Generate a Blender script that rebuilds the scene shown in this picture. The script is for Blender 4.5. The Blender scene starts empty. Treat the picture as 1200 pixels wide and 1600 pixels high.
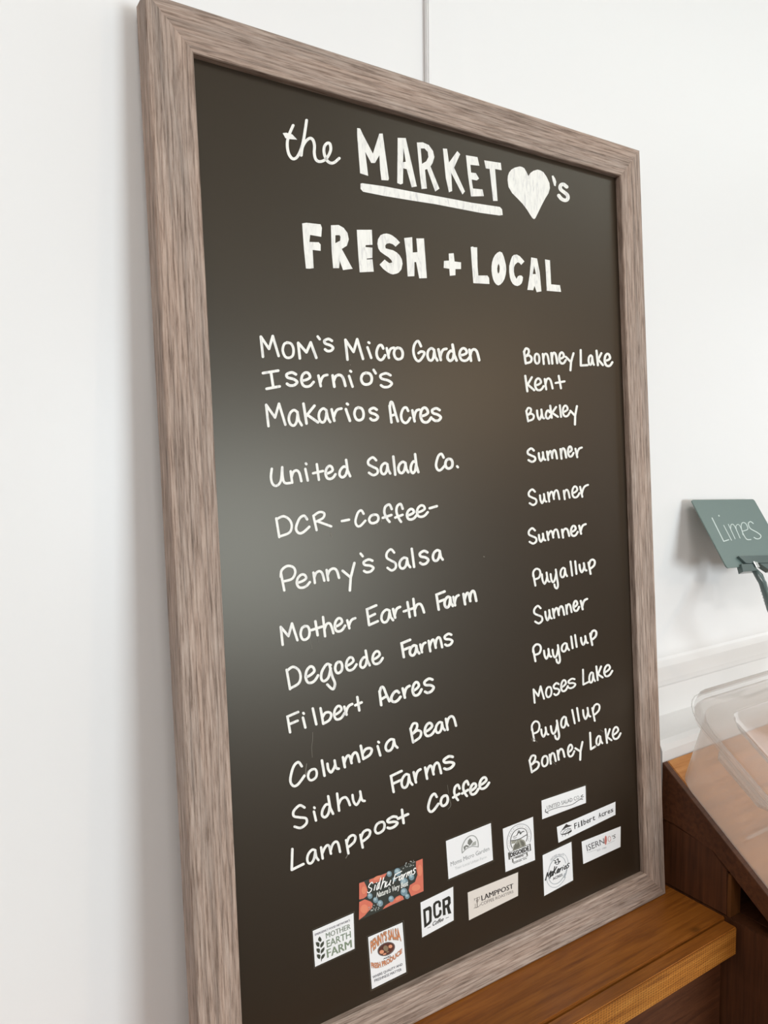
import bpy, bmesh, math, random
from mathutils import Vector, Matrix
from mathutils.geometry import tessellate_polygon

random.seed(7)
scene = bpy.context.scene
col = scene.collection

# ------------------------------------------------------------------ camera
# world: x runs along the wall to the right, y into the wall, z up; the camera stands at x=y=0
CAM = Vector((0, 0, 1.45))
FPX = 1193.0                                       # focal length for a 1200x1600 frame
RT = Vector((0.83379213, -0.55197833, -0.01051691))
UP = Vector((0.05132872, 0.05853942, 0.99696464))
BK = Vector((-0.54968723, -0.83180109, 0.07714204))
cam_d = bpy.data.cameras.new('camera')
cam = bpy.data.objects.new('camera', cam_d)
col.objects.link(cam)
cam_d.sensor_fit = 'VERTICAL'
cam_d.sensor_height = 24.0
cam_d.lens = 24.0 * FPX / 1600.0
cam_d.clip_start = 0.02
cam.matrix_world = Matrix(((RT.x, UP.x, BK.x, CAM.x), (RT.y, UP.y, BK.y, CAM.y),
                           (RT.z, UP.z, BK.z, CAM.z), (0, 0, 0, 1)))
scene.camera = cam

# ------------------------------------------------------------------ world, lights, exposure
w = bpy.data.worlds.new('world')
scene.world = w
w.use_nodes = True
w.node_tree.nodes['Background'].inputs[0].default_value = (0.80, 0.88, 1.0, 1)
w.node_tree.nodes['Background'].inputs[1].default_value = 1.0
scene.view_settings.view_transform = 'Standard'
scene.view_settings.look = 'None'
scene.view_settings.gamma = 1.0
scene.view_settings.use_curve_mapping = False
scene.view_settings.exposure = 0.0


def area(name, loc, target, sx, sy, power, color):
    d = bpy.data.lights.new(name, 'AREA')
    d.shape = 'RECTANGLE'
    d.size, d.size_y = sx, sy
    d.energy = power
    d.color = color
    o = bpy.data.objects.new(name, d)
    col.objects.link(o)
    o.location = loc
    o.rotation_euler = (Vector(target) - Vector(loc)).to_track_quat('-Z', 'Y').to_euler()
    return o


# room: x -3.2..5.2, y -4.6..0.67, z 0..3.1
X0, X1, YB, YW, ZC = -3.2, 5.2, -4.6, 0.6697, 3.1
area('window_daylight', (2.35, YB + 0.03, 1.36), (2.35, 0, 1.36), 1.9, 1.4, 152, (0.84, 0.95, 1.0))
area('window_daylight', (X1 - 0.03, -0.95, 1.85), (0.5, -0.95, 1.6), 1.9, 1.5, 13, (1.0, 0.985, 0.96))
for lx, ly, pw in ((-0.5, -1.3, 27), (-2.2, -1.6, 24), (-0.6, -3.4, 28)):  # unseen fill lamps, added to lift the left side and soften its shadow
    area('ceiling_fill_light', (lx, ly, ZC - 0.05), (lx, ly, 0), 1.1, 0.28, pw, (1.0, 0.975, 0.95))


area('ceiling_strip_light', (3.0, -0.85, ZC - 0.05), (3.0, -0.85, 0), 2.6, 0.34, 15, (0.93, 1.0, 0.94))
pl_ = bpy.data.lights.new('pendant_bulb', 'POINT')
pl_.energy = 70
pl_.color = (1.0, 0.78, 0.55)
pl_.shadow_soft_size = 0.10
po_ = bpy.data.objects.new('pendant_bulb', pl_)
col.objects.link(po_)
po_.location = (4.4, -4.1, 2.55)


# ------------------------------------------------------------------ materials
def lin(r, g, b):
    return tuple(((c / 255) / 12.92 if c / 255 <= 0.04045 else ((c / 255 + 0.055) / 1.055) ** 2.4) for c in (r, g, b)) + (1,)


def new_mat(name, rgb=(200, 200, 200), rough=0.5, spec=0.5, metal=0.0):
    m = bpy.data.materials.new(name)
    m.use_nodes = True
    b = m.node_tree.nodes['Principled BSDF']
    b.inputs['Base Color'].default_value = lin(*rgb)
    b.inputs['Roughness'].default_value = rough
    b.inputs['Specular IOR Level'].default_value = spec
    b.inputs['Metallic'].default_value = metal
    return m


class NT:
    def __init__(s, m):
        s.t = m.node_tree
        s.b = s.t.nodes['Principled BSDF']
        s.tc = s.t.nodes.new('ShaderNodeTexCoord')

    def n(s, typ, **kw):
        x = s.t.nodes.new(typ)
        for k, v in kw.items():
            if isinstance(k, str) and k in x.inputs:
                x.inputs[k].default_value = v
            else:
                setattr(x, k, v)
        return x

    def l(s, a, b):
        s.t.links.new(a, b)

    def noise(s, scale, detail=4, stretch=(1, 1, 1), loc=(0, 0, 0), rough=0.55, dist=0.0, coord='Object'):
        mp = s.n('ShaderNodeMapping')
        mp.inputs['Scale'].default_value = stretch
        mp.inputs['Location'].default_value = loc
        s.l(s.tc.outputs[coord], mp.inputs[0])
        x = s.n('ShaderNodeTexNoise')
        x.inputs['Scale'].default_value = scale
        x.inputs['Detail'].default_value = detail
        x.inputs['Roughness'].default_value = rough
        x.inputs['Distortion'].default_value = dist
        s.l(mp.outputs[0], x.inputs['Vector'])
        return x.outputs['Fac']

    def ramp(s, fac, stops):
        r = s.n('ShaderNodeValToRGB')
        e = r.color_ramp.elements
        while len(e) > len(stops):
            e.remove(e[-1])
        while len(e) < len(stops):
            e.new(0.5)
        for i, (p, c) in enumerate(stops):
            e[i].position = p
            e[i].color = c
        s.l(fac, r.inputs[0])
        return r.outputs[0]

    def mix(s, a, b, fac, mode='MIX'):
        x = s.n('ShaderNodeMix')
        x.data_type = 'RGBA'
        x.blend_type = mode
        if isinstance(fac, float):
            x.inputs['Factor'].default_value = fac
        else:
            s.l(fac, x.inputs['Factor'])
        s.l(a, x.inputs['A'])
        s.l(b, x.inputs['B'])
        return x.outputs['Result']

    def bump(s, h, strength=0.3, dist=0.001):
        x = s.n('ShaderNodeBump')
        x.inputs['Strength'].default_value = strength
        x.inputs['Distance'].default_value = dist
        s.l(h, x.inputs['Height'])
        s.l(x.outputs[0], s.b.inputs['Normal'])

    def base(s, c):
        s.l(c, s.b.inputs['Base Color'])


def g(v):
    return (v, v, v, 1)


def mat_wall():
    m = new_mat('white_gloss_paint', (238, 236, 235), 0.35, 0.35)
    t = NT(m)
    a = t.noise(90, 3, (1, 1, 0.18))
    b = t.noise(14, 3, (1, 1, 0.3))
    mx = t.mix(a, b, 0.5)
    t.bump(mx, 0.12, 0.0012)
    return m


def mat_frame():
    # greyed oak with raised grain running along local x
    m = new_mat('greyed_oak', (160, 140, 128), 0.62, 0.3)
    t = NT(m)
    fine = t.noise(520, 5, (0.05, 1, 1), rough=0.7)
    mid = t.noise(120, 4, (0.045, 1, 1), (3, 1, 2), dist=0.8)
    cath = t.noise(26, 3, (0.10, 1, 1), (7, 3, 1), dist=1.2)
    w_ = t.n('ShaderNodeTexWave')
    w_.wave_type = 'BANDS'
    w_.bands_direction = 'Z'
    w_.inputs['Scale'].default_value = 55
    w_.inputs['Distortion'].default_value = 9
    w_.inputs['Detail'].default_value = 3
    w_.inputs['Detail Scale'].default_value = 1.2
    mp = t.n('ShaderNodeMapping')
    mp.inputs['Scale'].default_value = (0.09, 1, 1)
    t.l(t.tc.outputs['Object'], mp.inputs[0])
    t.l(mp.outputs[0], w_.inputs['Vector'])
    c1 = t.ramp(fine, [(0.30, lin(104, 82, 68)), (0.50, lin(172, 150, 136)), (0.75, lin(200, 181, 168))])
    c2 = t.ramp(mid, [(0.3, g(0.66)), (0.5, g(0.95)), (0.72, g(1.08))])
    c3 = t.ramp(w_.outputs['Fac'], [(0.0, g(0.70)), (0.22, g(0.98)), (1.0, g(1.0))])
    lines = t.noise(900, 3, (0.016, 1, 1), (1, 4, 2), rough=0.5)
    c5 = t.ramp(lines, [(0.38, g(0.46)), (0.47, g(1.0)), (0.60, g(1.0)), (0.68, g(1.16))])
    c4 = t.ramp(cath, [(0.3, (0.93, 0.97, 1.0, 1)), (0.7, (1.04, 0.985, 0.95, 1))])
    c = t.mix(c1, c2, 0.85, 'MULTIPLY')
    c = t.mix(c, c3, 0.8, 'MULTIPLY')
    c = t.mix(c, c4, 0.9, 'MULTIPLY')
    t.base(c)
    c = t.mix(c, c5, 0.9, 'MULTIPLY')
    h = t.mix(t.mix(fine, mid, 0.5), t.mix(c3, c5, 0.5), 0.5)
    t.bump(h, 0.75, 0.0011)
    return m


def mat_board():
    m = new_mat('satin_blackboard', (50, 44, 36), 0.34, 0.5)
    t = NT(m)
    a = t.noise(2.2, 3)
    t.base(t.ramp(a, [(0.3, lin(36, 25, 14)), (0.7, lin(42, 30, 18))]))
    t.b.inputs['Specular Tint'].default_value = (1.0, 0.93, 0.80, 1)
    f = t.noise(2200, 2)
    t.bump(f, 0.10, 0.0002)
    return m


def mat_wood(name, dark, midc, light, rough=0.42, saw=False, scale=1.0, spec=0.4, up=False):
    # oiled softwood, grain along local x
    m = new_mat(name, midc, rough, spec)
    t = NT(m)
    fine = t.noise(170 * scale, 5, (1, 1, 0.05) if up else (0.06, 1, 1), rough=0.65, dist=0.3)
    big = t.noise(9 * scale, 4, (0.5, 1, 1), (2, 5, 1), dist=0.6)
    c1 = t.ramp(fine, [(0.28, lin(*dark)), (0.5, lin(*midc)), (0.74, lin(*light))])
    c2 = t.ramp(big, [(0.3, g(0.72)), (0.6, g(1.08))])
    c = t.mix(c1, c2, 0.8, 'MULTIPLY')
    # knots and specks
    v = t.n('ShaderNodeTexVoronoi')
    mp = t.n('ShaderNodeMapping')
    mp.inputs['Scale'].default_value = (0.55, 1, 1)
    t.l(t.tc.outputs['Object'], mp.inputs[0])
    t.l(mp.outputs[0], v.inputs['Vector'])
    v.inputs['Scale'].default_value = 17
    kn = t.ramp(v.outputs['Distance'], [(0.035, g(0.35)), (0.09, g(0.9)), (0.16, g(1.0))])
    c = t.mix(c, kn, 0.75, 'MULTIPLY')
    h = fine
    if saw:
        ws = []
        for d, sc in (('X', 75), ('Z', 110)):
            x = t.n('ShaderNodeTexWave')
            x.bands_direction = d
            x.inputs['Scale'].default_value = sc
            x.inputs['Distortion'].default_value = 2.0
            x.inputs['Detail'].default_value = 2
            t.l(t.tc.outputs['Object'], x.inputs['Vector'])
            ws.append(x.outputs['Fac'])
        grid = t.mix(ws[0], ws[1], 0.5)
        gr = t.ramp(grid, [(0.18, g(0.42)), (0.5, g(1.0))])
        c = t.mix(c, gr, 0.7, 'MULTIPLY')
        h = t.mix(fine, grid, 0.6)
    t.base(c)
    t.bump(h, 0.5, 0.0006)
    return m


def mat_plastic(name, see, rough=0.25, tint=(236, 232, 228)):
    m = bpy.data.materials.new(name)
    m.use_nodes = True
    t = m.node_tree
    for n in list(t.nodes):
        t.nodes.remove(n)
    out = t.nodes.new('ShaderNodeOutputMaterial')
    tr = t.nodes.new('ShaderNodeBsdfTransparent')
    tr.inputs[0].default_value = (0.97, 0.965, 0.96, 1)
    df = t.nodes.new('ShaderNodeBsdfDiffuse')
    df.inputs[0].default_value = lin(*tint)
    tl = t.nodes.new('ShaderNodeBsdfTranslucent')
    tl.inputs[0].default_value = lin(*tint)
    gl = t.nodes.new('ShaderNodeBsdfGlossy')
    gl.inputs['Roughness'].default_value = rough
    m1 = t.nodes.new('ShaderNodeMixShader')
    m1.inputs[0].default_value = 0.5
    m2 = t.nodes.new('ShaderNodeMixShader')
    m2.inputs[0].default_value = see
    m3 = t.nodes.new('ShaderNodeMixShader')
    lw = t.nodes.new('ShaderNodeLayerWeight')
    lw.inputs[0].default_value = 0.5
    pw = t.nodes.new('ShaderNodeMath'); pw.operation = 'POWER'; pw.inputs[1].default_value = 3.5
    fr = t.nodes.new('ShaderNodeMath'); fr.operation = 'MULTIPLY_ADD'
    fr.inputs[1].default_value = 0.55; fr.inputs[2].default_value = 0.04
    t.links.new(lw.outputs['Facing'], pw.inputs[0])
    t.links.new(pw.outputs[0], fr.inputs[0])
    L = t.links.new
    L(df.outputs[0], m1.inputs[1]); L(tl.outputs[0], m1.inputs[2])
    L(m1.outputs[0], m2.inputs[1]); L(tr.outputs[0], m2.inputs[2])
    L(m2.outputs[0], m3.inputs[1]); L(gl.outputs[0], m3.inputs[2]); L(fr.outputs[0], m3.inputs[0])
    L(m3.outputs[0], out.inputs[0])
    return m


def mat_marker():
    m = new_mat('white_paint_marker', (243, 240, 234), 0.45, 0.3)
    t = NT(m)
    a = t.noise(260, 4, (1, 1, 0.25), dist=1.0)
    t.base(t.ramp(a, [(0.30, lin(214, 211, 209)), (0.46, lin(240, 237, 231)), (0.7, lin(248, 245, 239))]))
    return m


M_WALL = mat_wall()
M_FRAME = mat_frame()
M_BOARD = mat_board()
M_MARK = mat_marker()
M_SMUDGE = new_mat('rubbed_marker', (118, 112, 102), 0.5, 0.2)
M_SHELF = mat_wood('oiled_pine', (108, 58, 18), (138, 80, 26), (160, 98, 38), 0.36)
M_RAIL = mat_wood('rough_sawn_pine', (134, 78, 24), (174, 108, 38), (200, 134, 58), 0.5, saw=True)
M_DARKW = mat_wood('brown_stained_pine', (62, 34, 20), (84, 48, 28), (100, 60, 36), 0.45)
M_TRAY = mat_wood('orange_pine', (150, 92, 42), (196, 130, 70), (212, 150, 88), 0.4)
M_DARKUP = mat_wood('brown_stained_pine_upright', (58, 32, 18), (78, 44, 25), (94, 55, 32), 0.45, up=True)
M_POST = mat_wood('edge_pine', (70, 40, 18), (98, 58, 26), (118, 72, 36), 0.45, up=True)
M_BIN = mat_plastic('frosted_plastic', 0.72, 0.3, (240, 226, 216))
M_LID = mat_plastic('clear_plastic', 0.74, 0.12)
M_SIGN = new_mat('grey_green_slate_card', (104, 121, 117), 0.34, 0.6)
M_CLIP = new_mat('dark_clear_clip', (84, 98, 96), 0.22, 0.7)
M_CHROME = new_mat('bright_pin', (225, 228, 226), 0.2, 0.6, 0.6)
M_CHALK = new_mat('thin_chalk_pen', (206, 216, 212), 0.5, 0.2)
M_PAPER = new_mat('white_printed_paper', (240, 238, 238), 0.3, 0.45)
M_CREAM = new_mat('cream_printed_paper', (226, 216, 207), 0.3, 0.45)
M_SLEEVE = new_mat('clear_laminate_over_black', (52, 46, 38), 0.16, 0.6)
M_EDGE_HIGHLIGHT = new_mat('laminate_edge_highlight', (88, 80, 68), 0.2, 0.6)  # lighter than the sleeve: edge highlight put into the colour
M_FLOOR = new_mat('grey_concrete', (120, 112, 102), 0.6, 0.3)
t_ = NT(M_FLOOR); t_.base(t_.ramp(t_.noise(6, 5), [(0.3, lin(76, 58, 42)), (0.7, lin(96, 76, 58))]))
M_CEIL = new_mat('ceiling_paint', (236, 238, 234), 0.7, 0.2)
M_BROWNWALL = new_mat('warm_brown_paint', (108, 84, 62), 0.6, 0.3)
t_ = NT(M_BROWNWALL); t_.base(t_.ramp(t_.noise(3, 3), [(0.3, lin(84, 60, 38)), (0.7, lin(98, 72, 48))]))
M_METAL = new_mat('lamp_housing', (210, 210, 208), 0.35, 0.5)


def ink(r, g_, b):
    k = 'ink_%d_%d_%d' % (r, g_, b)
    return bpy.data.materials.get(k) or new_mat(k, (r, g_, b), 0.35, 0.4)


# ------------------------------------------------------------------ mesh helpers
def link(name, me, mat, parent=None):
    o = bpy.data.objects.new(name, me)
    me.name = name
    col.objects.link(o)
    if mat is not None:
        me.materials.append(mat)
    if parent is not None:
        o.parent = parent
    return o


def mesh_from(vs, fs, smooth=False):
    me = bpy.data.meshes.new('m')
    me.from_pydata([tuple(v) for v in vs], [], fs)
    me.update()
    if smooth:
        for p in me.polygons:
            p.use_smooth = True
    return me


def bm_box(bm, lo, hi):
    vs = [bm.verts.new((x, y, z)) for x in (lo[0], hi[0]) for y in (lo[1], hi[1]) for z in (lo[2], hi[2])]
    for f in ((0, 1, 3, 2), (4, 6, 7, 5), (0, 4, 5, 1), (2, 3, 7, 6), (0, 2, 6, 4), (1, 5, 7, 3)):
        bm.faces.new([vs[i] for i in f])


def bm_done(bm, bevel=0.0, seg=2, smooth=False):
    bmesh.ops.recalc_face_normals(bm, faces=bm.faces[:])
    if bevel > 0:
        bmesh.ops.bevel(bm, geom=bm.edges[:], offset=bevel, segments=seg, affect='EDGES', clamp_overlap=True)
    me = bpy.data.meshes.new('m')
    bm.to_mesh(me)
    bm.free()
    if smooth:
        for p in me.polygons:
            p.use_smooth = True
    return me


def box(name, lo, hi, mat, parent=None, bevel=0.0, seg=2):
    bm = bmesh.new()
    bm_box(bm, lo, hi)
    return link(name, bm_done(bm, bevel, seg), mat, parent)


def prism(name, poly, axis, a, b, mat, parent=None, bevel=0.0, seg=2):
    """closed outline in the two other axes, extruded along axis from a to b"""
    bm = bmesh.new()

    def P(p, v):
        q = [p[0], p[1]]
        q.insert(axis, v)
        return bm.verts.new(q)
    A = [P(p, a) for p in poly]
    B = [P(p, b) for p in poly]
    bm.faces.new(A)
    bm.faces.new(B[::-1])
    n = len(poly)
    for i in range(n):
        bm.faces.new((A[i], A[(i + 1) % n], B[(i + 1) % n], B[i]))
    return link(name, bm_done(bm, bevel, seg), mat, parent)


def empty(name, loc, rot=(0, 0, 0), parent=None):
    o = bpy.data.objects.new(name, None)
    o.empty_display_size = 0.05
    o.location = loc
    o.rotation_euler = rot
    col.objects.link(o)
    if parent:
        o.parent = parent
    return o


def tag(o, label=None, cat=None, group=None, kind=None):
    if label: o['label'] = label
    if cat: o['category'] = cat
    if group: o['group'] = group
    if kind: o['kind'] = kind
    return o


def struct(o):
    o['kind'] = 'structure'
    return o


def ray(px, py):
    """direction from the camera through a point of the 1200x1600 photograph"""
    return RT * (px - 600) - UP * (py - 800) - BK * FPX


def hit(p, origin, normal):
    r = ray(*p)
    return CAM + r * ((origin - CAM).dot(normal) / r.dot(normal))


def catmull(pts, n=5):
    if len(pts) < 3:
        return pts
    out = []
    P = [pts[0]] + list(pts) + [pts[-1]]
    for i in range(1, len(P) - 2):
        p0, p1, p2, p3 = P[i - 1], P[i], P[i + 1], P[i + 2]
        for k in range(n):
            t = k / n
            out.append(tuple(0.5 * ((2 * p1[j]) + (-p0[j] + p2[j]) * t + (2 * p0[j] - 5 * p1[j] + 4 * p2[j] - p3[j]) * t * t
                                    + (-p0[j] + 3 * p1[j] - 3 * p2[j] + p3[j]) * t ** 3) for j in (0, 1)))
    out.append(tuple(pts[-1]))
    return out


class Ink:
    """flat marks (2-D outlines in the photograph's scale) laid on a real plane as thin ribbons and patches"""

    def __init__(s, place):
        s.place = place      # (x, y) -> 3-D point in the parent's space, given a lift
        s.v = []; s.f = []; s.z = 0.0

    def _add(s, pts2, faces):
        b = len(s.v)
        s.v += [s.place(p, s.z) for p in pts2]
        s.f += [tuple(b + i for i in f) for f in faces]
        s.z += 0.000002

    def stroke(s, pts, w, smooth=True, wob=0.0):
        pts = [tuple(map(float, p)) for p in pts]
        if smooth:
            pts = catmull(pts)
        q = [pts[0]]
        for p in pts[1:]:
            if math.dist(p, q[-1]) > 0.15:
                q.append(p)
        if len(q) < 2:
            q = [(q[0][0] - w * 0.08, q[0][1]), (q[0][0] + w * 0.08, q[0][1])]
        n = len(q)
        L, R = [], []
        for i in range(n):
            a = q[max(i - 1, 0)]; b = q[min(i + 1, n - 1)]
            if 0 < i < n - 1:
                d1 = Vector((q[i][0] - a[0], q[i][1] - a[1])).normalized()
                d2 = Vector((b[0] - q[i][0], b[1] - q[i][1])).normalized()
                if d1.dot(d2) < 0.2:      # sharp corner: split so that it stays full width
                    s.stroke(q[:i + 1], w, False)
                    s.stroke(q[i:], w, False)
                    return
                d = (d1 + d2).normalized()
                k = 1 / max(0.6, d.dot(d1))
            else:
                d = Vector((b[0] - a[0], b[1] - a[1])).normalized()
                k = 1
            h = w * 0.5 * k
            L.append((q[i][0] - d.y * h, q[i][1] + d.x * h))
            R.append((q[i][0] + d.y * h, q[i][1] - d.x * h))
        s._add(L + R, [(i, i + 1, n + i + 1, n + i) for i in range(n - 1)])
        for c, d in ((q[0], (q[0][0] - q[1][0], q[0][1] - q[1][1])), (q[-1], (q[-1][0] - q[-2][0], q[-1][1] - q[-2][1]))):
            a0 = math.atan2(d[1], d[0]) - math.pi / 2
            arc = [(c[0] + math.cos(a0 + math.pi * k / 6) * w / 2, c[1] + math.sin(a0 + math.pi * k / 6) * w / 2) for k in range(7)]
            s._add(arc, [tuple(range(7))])

    def poly(s, pts, holes=()):
        loops = [[Vector((p[0], p[1], 0)) for p in pts]] + [[Vector((p[0], p[1], 0)) for p in h] for h in holes]
        flat = [(v.x, v.y) for lp in loops for v in lp]
        s._add(flat, [tuple(t) for t in tessellate_polygon(loops)])

    def done(s, name, mat, parent, label=None):
        # all faces towards the viewer
        me = mesh_from(s.v, s.f)
        o = link(name, me, mat, parent)
        if label:
            o['label'] = label
        return o


# ------------------------------------------------------------------ the room
struct(box('wall_front', (X0, YW, 0), (X1, YW + 0.12, ZC), M_WALL))
struct(box('floor', (X0 - 0.12, YB - 0.12, -0.1), (X1 + 0.12, YW + 0.12, 0), M_FLOOR))
struct(box('ceiling', (X0 - 0.12, YB - 0.12, ZC), (X1 + 0.12, YW + 0.12, ZC + 0.1), M_CEIL))
struct(box('wall_left', (X0 - 0.12, YB, 0), (X0, YW, ZC), M_WALL))


def wall_with_hole(name, axis, c0, c1, a0, a1, h, mat):
    """wall slab with one rectangular window opening h=(a_lo,a_hi,z_lo,z_hi)"""
    bm = bmesh.new()
    for (p, q, r, t) in ((a0, h[0], 0, ZC), (h[1], a1, 0, ZC), (h[0], h[1], 0, h[2]), (h[0], h[1], h[3], ZC)):
        lo = [p, c0, r] if axis == 1 else [c0, p, r]
        hi = [q, c1, t] if axis == 1 else [c1, q, t]
        bm_box(bm, lo, hi)
    return struct(link(name, bm_done(bm), mat))


wall_with_hole('wall_back', 1, YB - 0.12, YB, X0, X1, (1.4, 3.3, 0.66, 2.06), M_BROWNWALL)
wall_with_hole('wall_right', 0, X1, X1 + 0.12, YB, YW, (-1.9, 0.0, 1.1, 2.6), M_BROWNWALL)


def window(name, axis, c, a0, a1, z0, z1):
    bm = bmesh.new()
    tks = 0.05
    segs = [(a0, a1, z0, z0 + tks), (a0, a1, z1 - tks, z1), (a0, a0 + tks, z0, z1), (a1 - tks, a1, z0, z1),
            ((a0 + a1) / 2 - 0.02, (a0 + a1) / 2 + 0.02, z0, z1)]
    for p, q, r, t in segs:
        if axis == 1: bm_box(bm, (p, c - 0.08, r), (q, c - 0.03, t))
        else: bm_box(bm, (c + 0.03, p, r), (c + 0.08, q, t))
    return struct(link(name, bm_done(bm), M_METAL))


window('window_1', 1, YB, 1.4, 3.3, 0.66, 2.06)
window('window_2', 0, X1, -1.9, 0.0, 1.1, 2.6)

# flat batten over the panel joint that the blackboard leans on
BX0, BX1, BYF = 0.4988, 0.5432, 0.6627
struct(box('trim_1', (BX0, BYF, 0.0), (BX1, YW, ZC), M_WALL, bevel=0.0012, seg=2))
# low moulding on the wall to the right of the board
pr = [(YW, 1.45 - .336), (YW - .002, 1.45 - .333), (YW - .0032, 1.45 - .325), (YW - .0032, 1.45 - .306), (YW - .0015, 1.45 - .297), (YW, 1.45 - .293)]
struct(prism('trim_2', pr, 0, BX1 + 0.001, X1, M_WALL, bevel=0.0))
# rounded white backer board behind the sloping tray
zb = 1.45 - 0.379
pr = [(YW, zb + .002), (0.625, zb), (0.616, zb - .001), (0.610, zb - .005), (0.607, zb - .012), (0.6062, zb - .04), (0.6062, zb - 0.2), (YW, zb - 0.2)]
struct(prism('trim_3', pr, 0, 0.8305, 2.2, M_WALL))


# ------------------------------------------------------------------ framed blackboard
P0 = Vector((0.2363, 0.6362, 1.45 + 0.3328))           # inner top left corner of the frame, front face
TILT = math.radians(-3.5)
BN = Vector((0, math.cos(TILT), math.sin(TILT)))       # into the wall
BV = Vector((0, math.sin(TILT), -math.cos(TILT)))      # down the board
IW, IH, FW = 0.5338, 0.8594, 0.0385                    # inner width, inner height, frame width
DEPTH, REC = 0.024, 0.008
ZROOT = IH + FW
root_loc = P0 + Vector((IW / 2, 0, 0)) + BV * ZROOT
board = empty('framed_blackboard', root_loc, (TILT, 0, 0))
tag(board, 'tall black menu board with greyed wood frame and white handwritten list leaning on the wall', 'blackboard')


def L(u, v, d=0.0):
    """board coordinates (right, down, into the wall) -> board local space"""
    return (u - IW / 2, d, ZROOT - v)


def place_board(lift):
    dep = REC - lift
    org = P0 + BN * dep

    def f(p, z=0.0):
        h = hit(p, org, BN) - P0
        return L(h.x, h.dot(BV), dep - z)
    return f


# frame: four mitred members, each with its own local x along its length
def rail(a0, a1, b0, b1, bowf=None):
    """a: outer edge ends (u,v), b: inner edge ends (u,v)"""
    n = 12
    A = Vector((*a0, 0)); B = Vector((*a1, 0)); Cc = Vector((*b0, 0)); D = Vector((*b1, 0))
    ax = (B - A).normalized()
    mid = (A + B) / 2
    # local frame: x along member, z from inner to outer, y depth
    side = Vector((ax.y, -ax.x, 0))
    if (A - Cc).dot(side) < 0:
        side = -side
    verts, faces = [], []
    e = 0.0016
    rows = []
    for i in range(n + 1):
        t = i / n
        o = A.lerp(B, t) - mid
        q = Cc.lerp(D, t) - mid
        if bowf:
            q = q - side * bowf(t)
        ox, oz = o.dot(ax), o.dot(side)
        qx, qz = q.dot(ax), q.dot(side)
        dx = (ox - qx) / (oz - qz)
        prof = [(qz, REC + 0.006), (qz, e), (qz + e * 0.3, e * 0.3), (qz + e, 0), (oz - e * 1.6, 0), (oz - e * 0.5, e * 0.5), (oz, e * 1.6), (oz, DEPTH), (qz, DEPTH)]
        rows.append([(qx + (z - qz) * dx, y, z) for z, y in prof])
    m = len(rows[0])
    for r in rows:
        verts += r
    for i in range(n):
        for j in range(m):
            k = (j + 1) % m
            faces.append((i * m + j, i * m + k, (i + 1) * m + k, (i + 1) * m + j))
    faces.append(tuple(range(m)))
    faces.append(tuple(n * m + j for j in range(m))[::-1])
    bm = bmesh.new()
    bm.from_mesh(mesh_from(verts, faces))
    me = bm_done(bm)
    o = link('frame_rail', me, M_FRAME, board)
    # orientation: u -> +x, v -> -z in board space
    X = Vector((ax.x, 0, -ax.y)); Z = Vector((side.x, 0, -side.y)); Y = Vector((0, 1, 0))
    R = Matrix((X, Y, Z)).transposed()
    if R.determinant() < 0:      # keep it a rotation: flip x and mirror the mesh along its length
        X = -X
        for v in me.vertices:
            v.co.x = -v.co.x
        me.flip_normals()
        R = Matrix((X, Y, Z)).transposed()
    o.matrix_parent_inverse = Matrix.Identity(4)
    o.location = L(mid.x, mid.y)
    o.rotation_euler = R.to_euler()
    return o


g_ = 0.00015
bow = lambda t: 0.0013 * math.sin(math.pi * t)
TLo, TRo, BRo, BLo = (-FW, -FW), (IW + FW, -FW), (IW + FW, IH + FW), (-FW, IH + FW)
TLi, TRi, BRi, BLi = (0, 0), (IW, 0), (IW, IH), (0, IH)
rail(TLo, TRo, TLi, TRi)
rail(BLo, BRo, BLi, BRi)
rail(TLo, BLo, TLi, BLi, bow)
rail(TRo, BRo, TRi, BRi)
# writing panel
box('writing_panel', (L(-0.004, IH + 0.004)[0], REC, L(0, IH + 0.004)[2]), (L(IW + 0.004, 0)[0], REC + 0.004, L(0, -0.004)[2]), M_BOARD, board)
box('backing_sheet', (L(0.001, 0)[0], REC + 0.0055, L(0, IH - .001)[2]), (L(IW - .001, 0)[0], DEPTH - 0.003, L(0, 0.001)[2]), M_DARKW, board)

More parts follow.
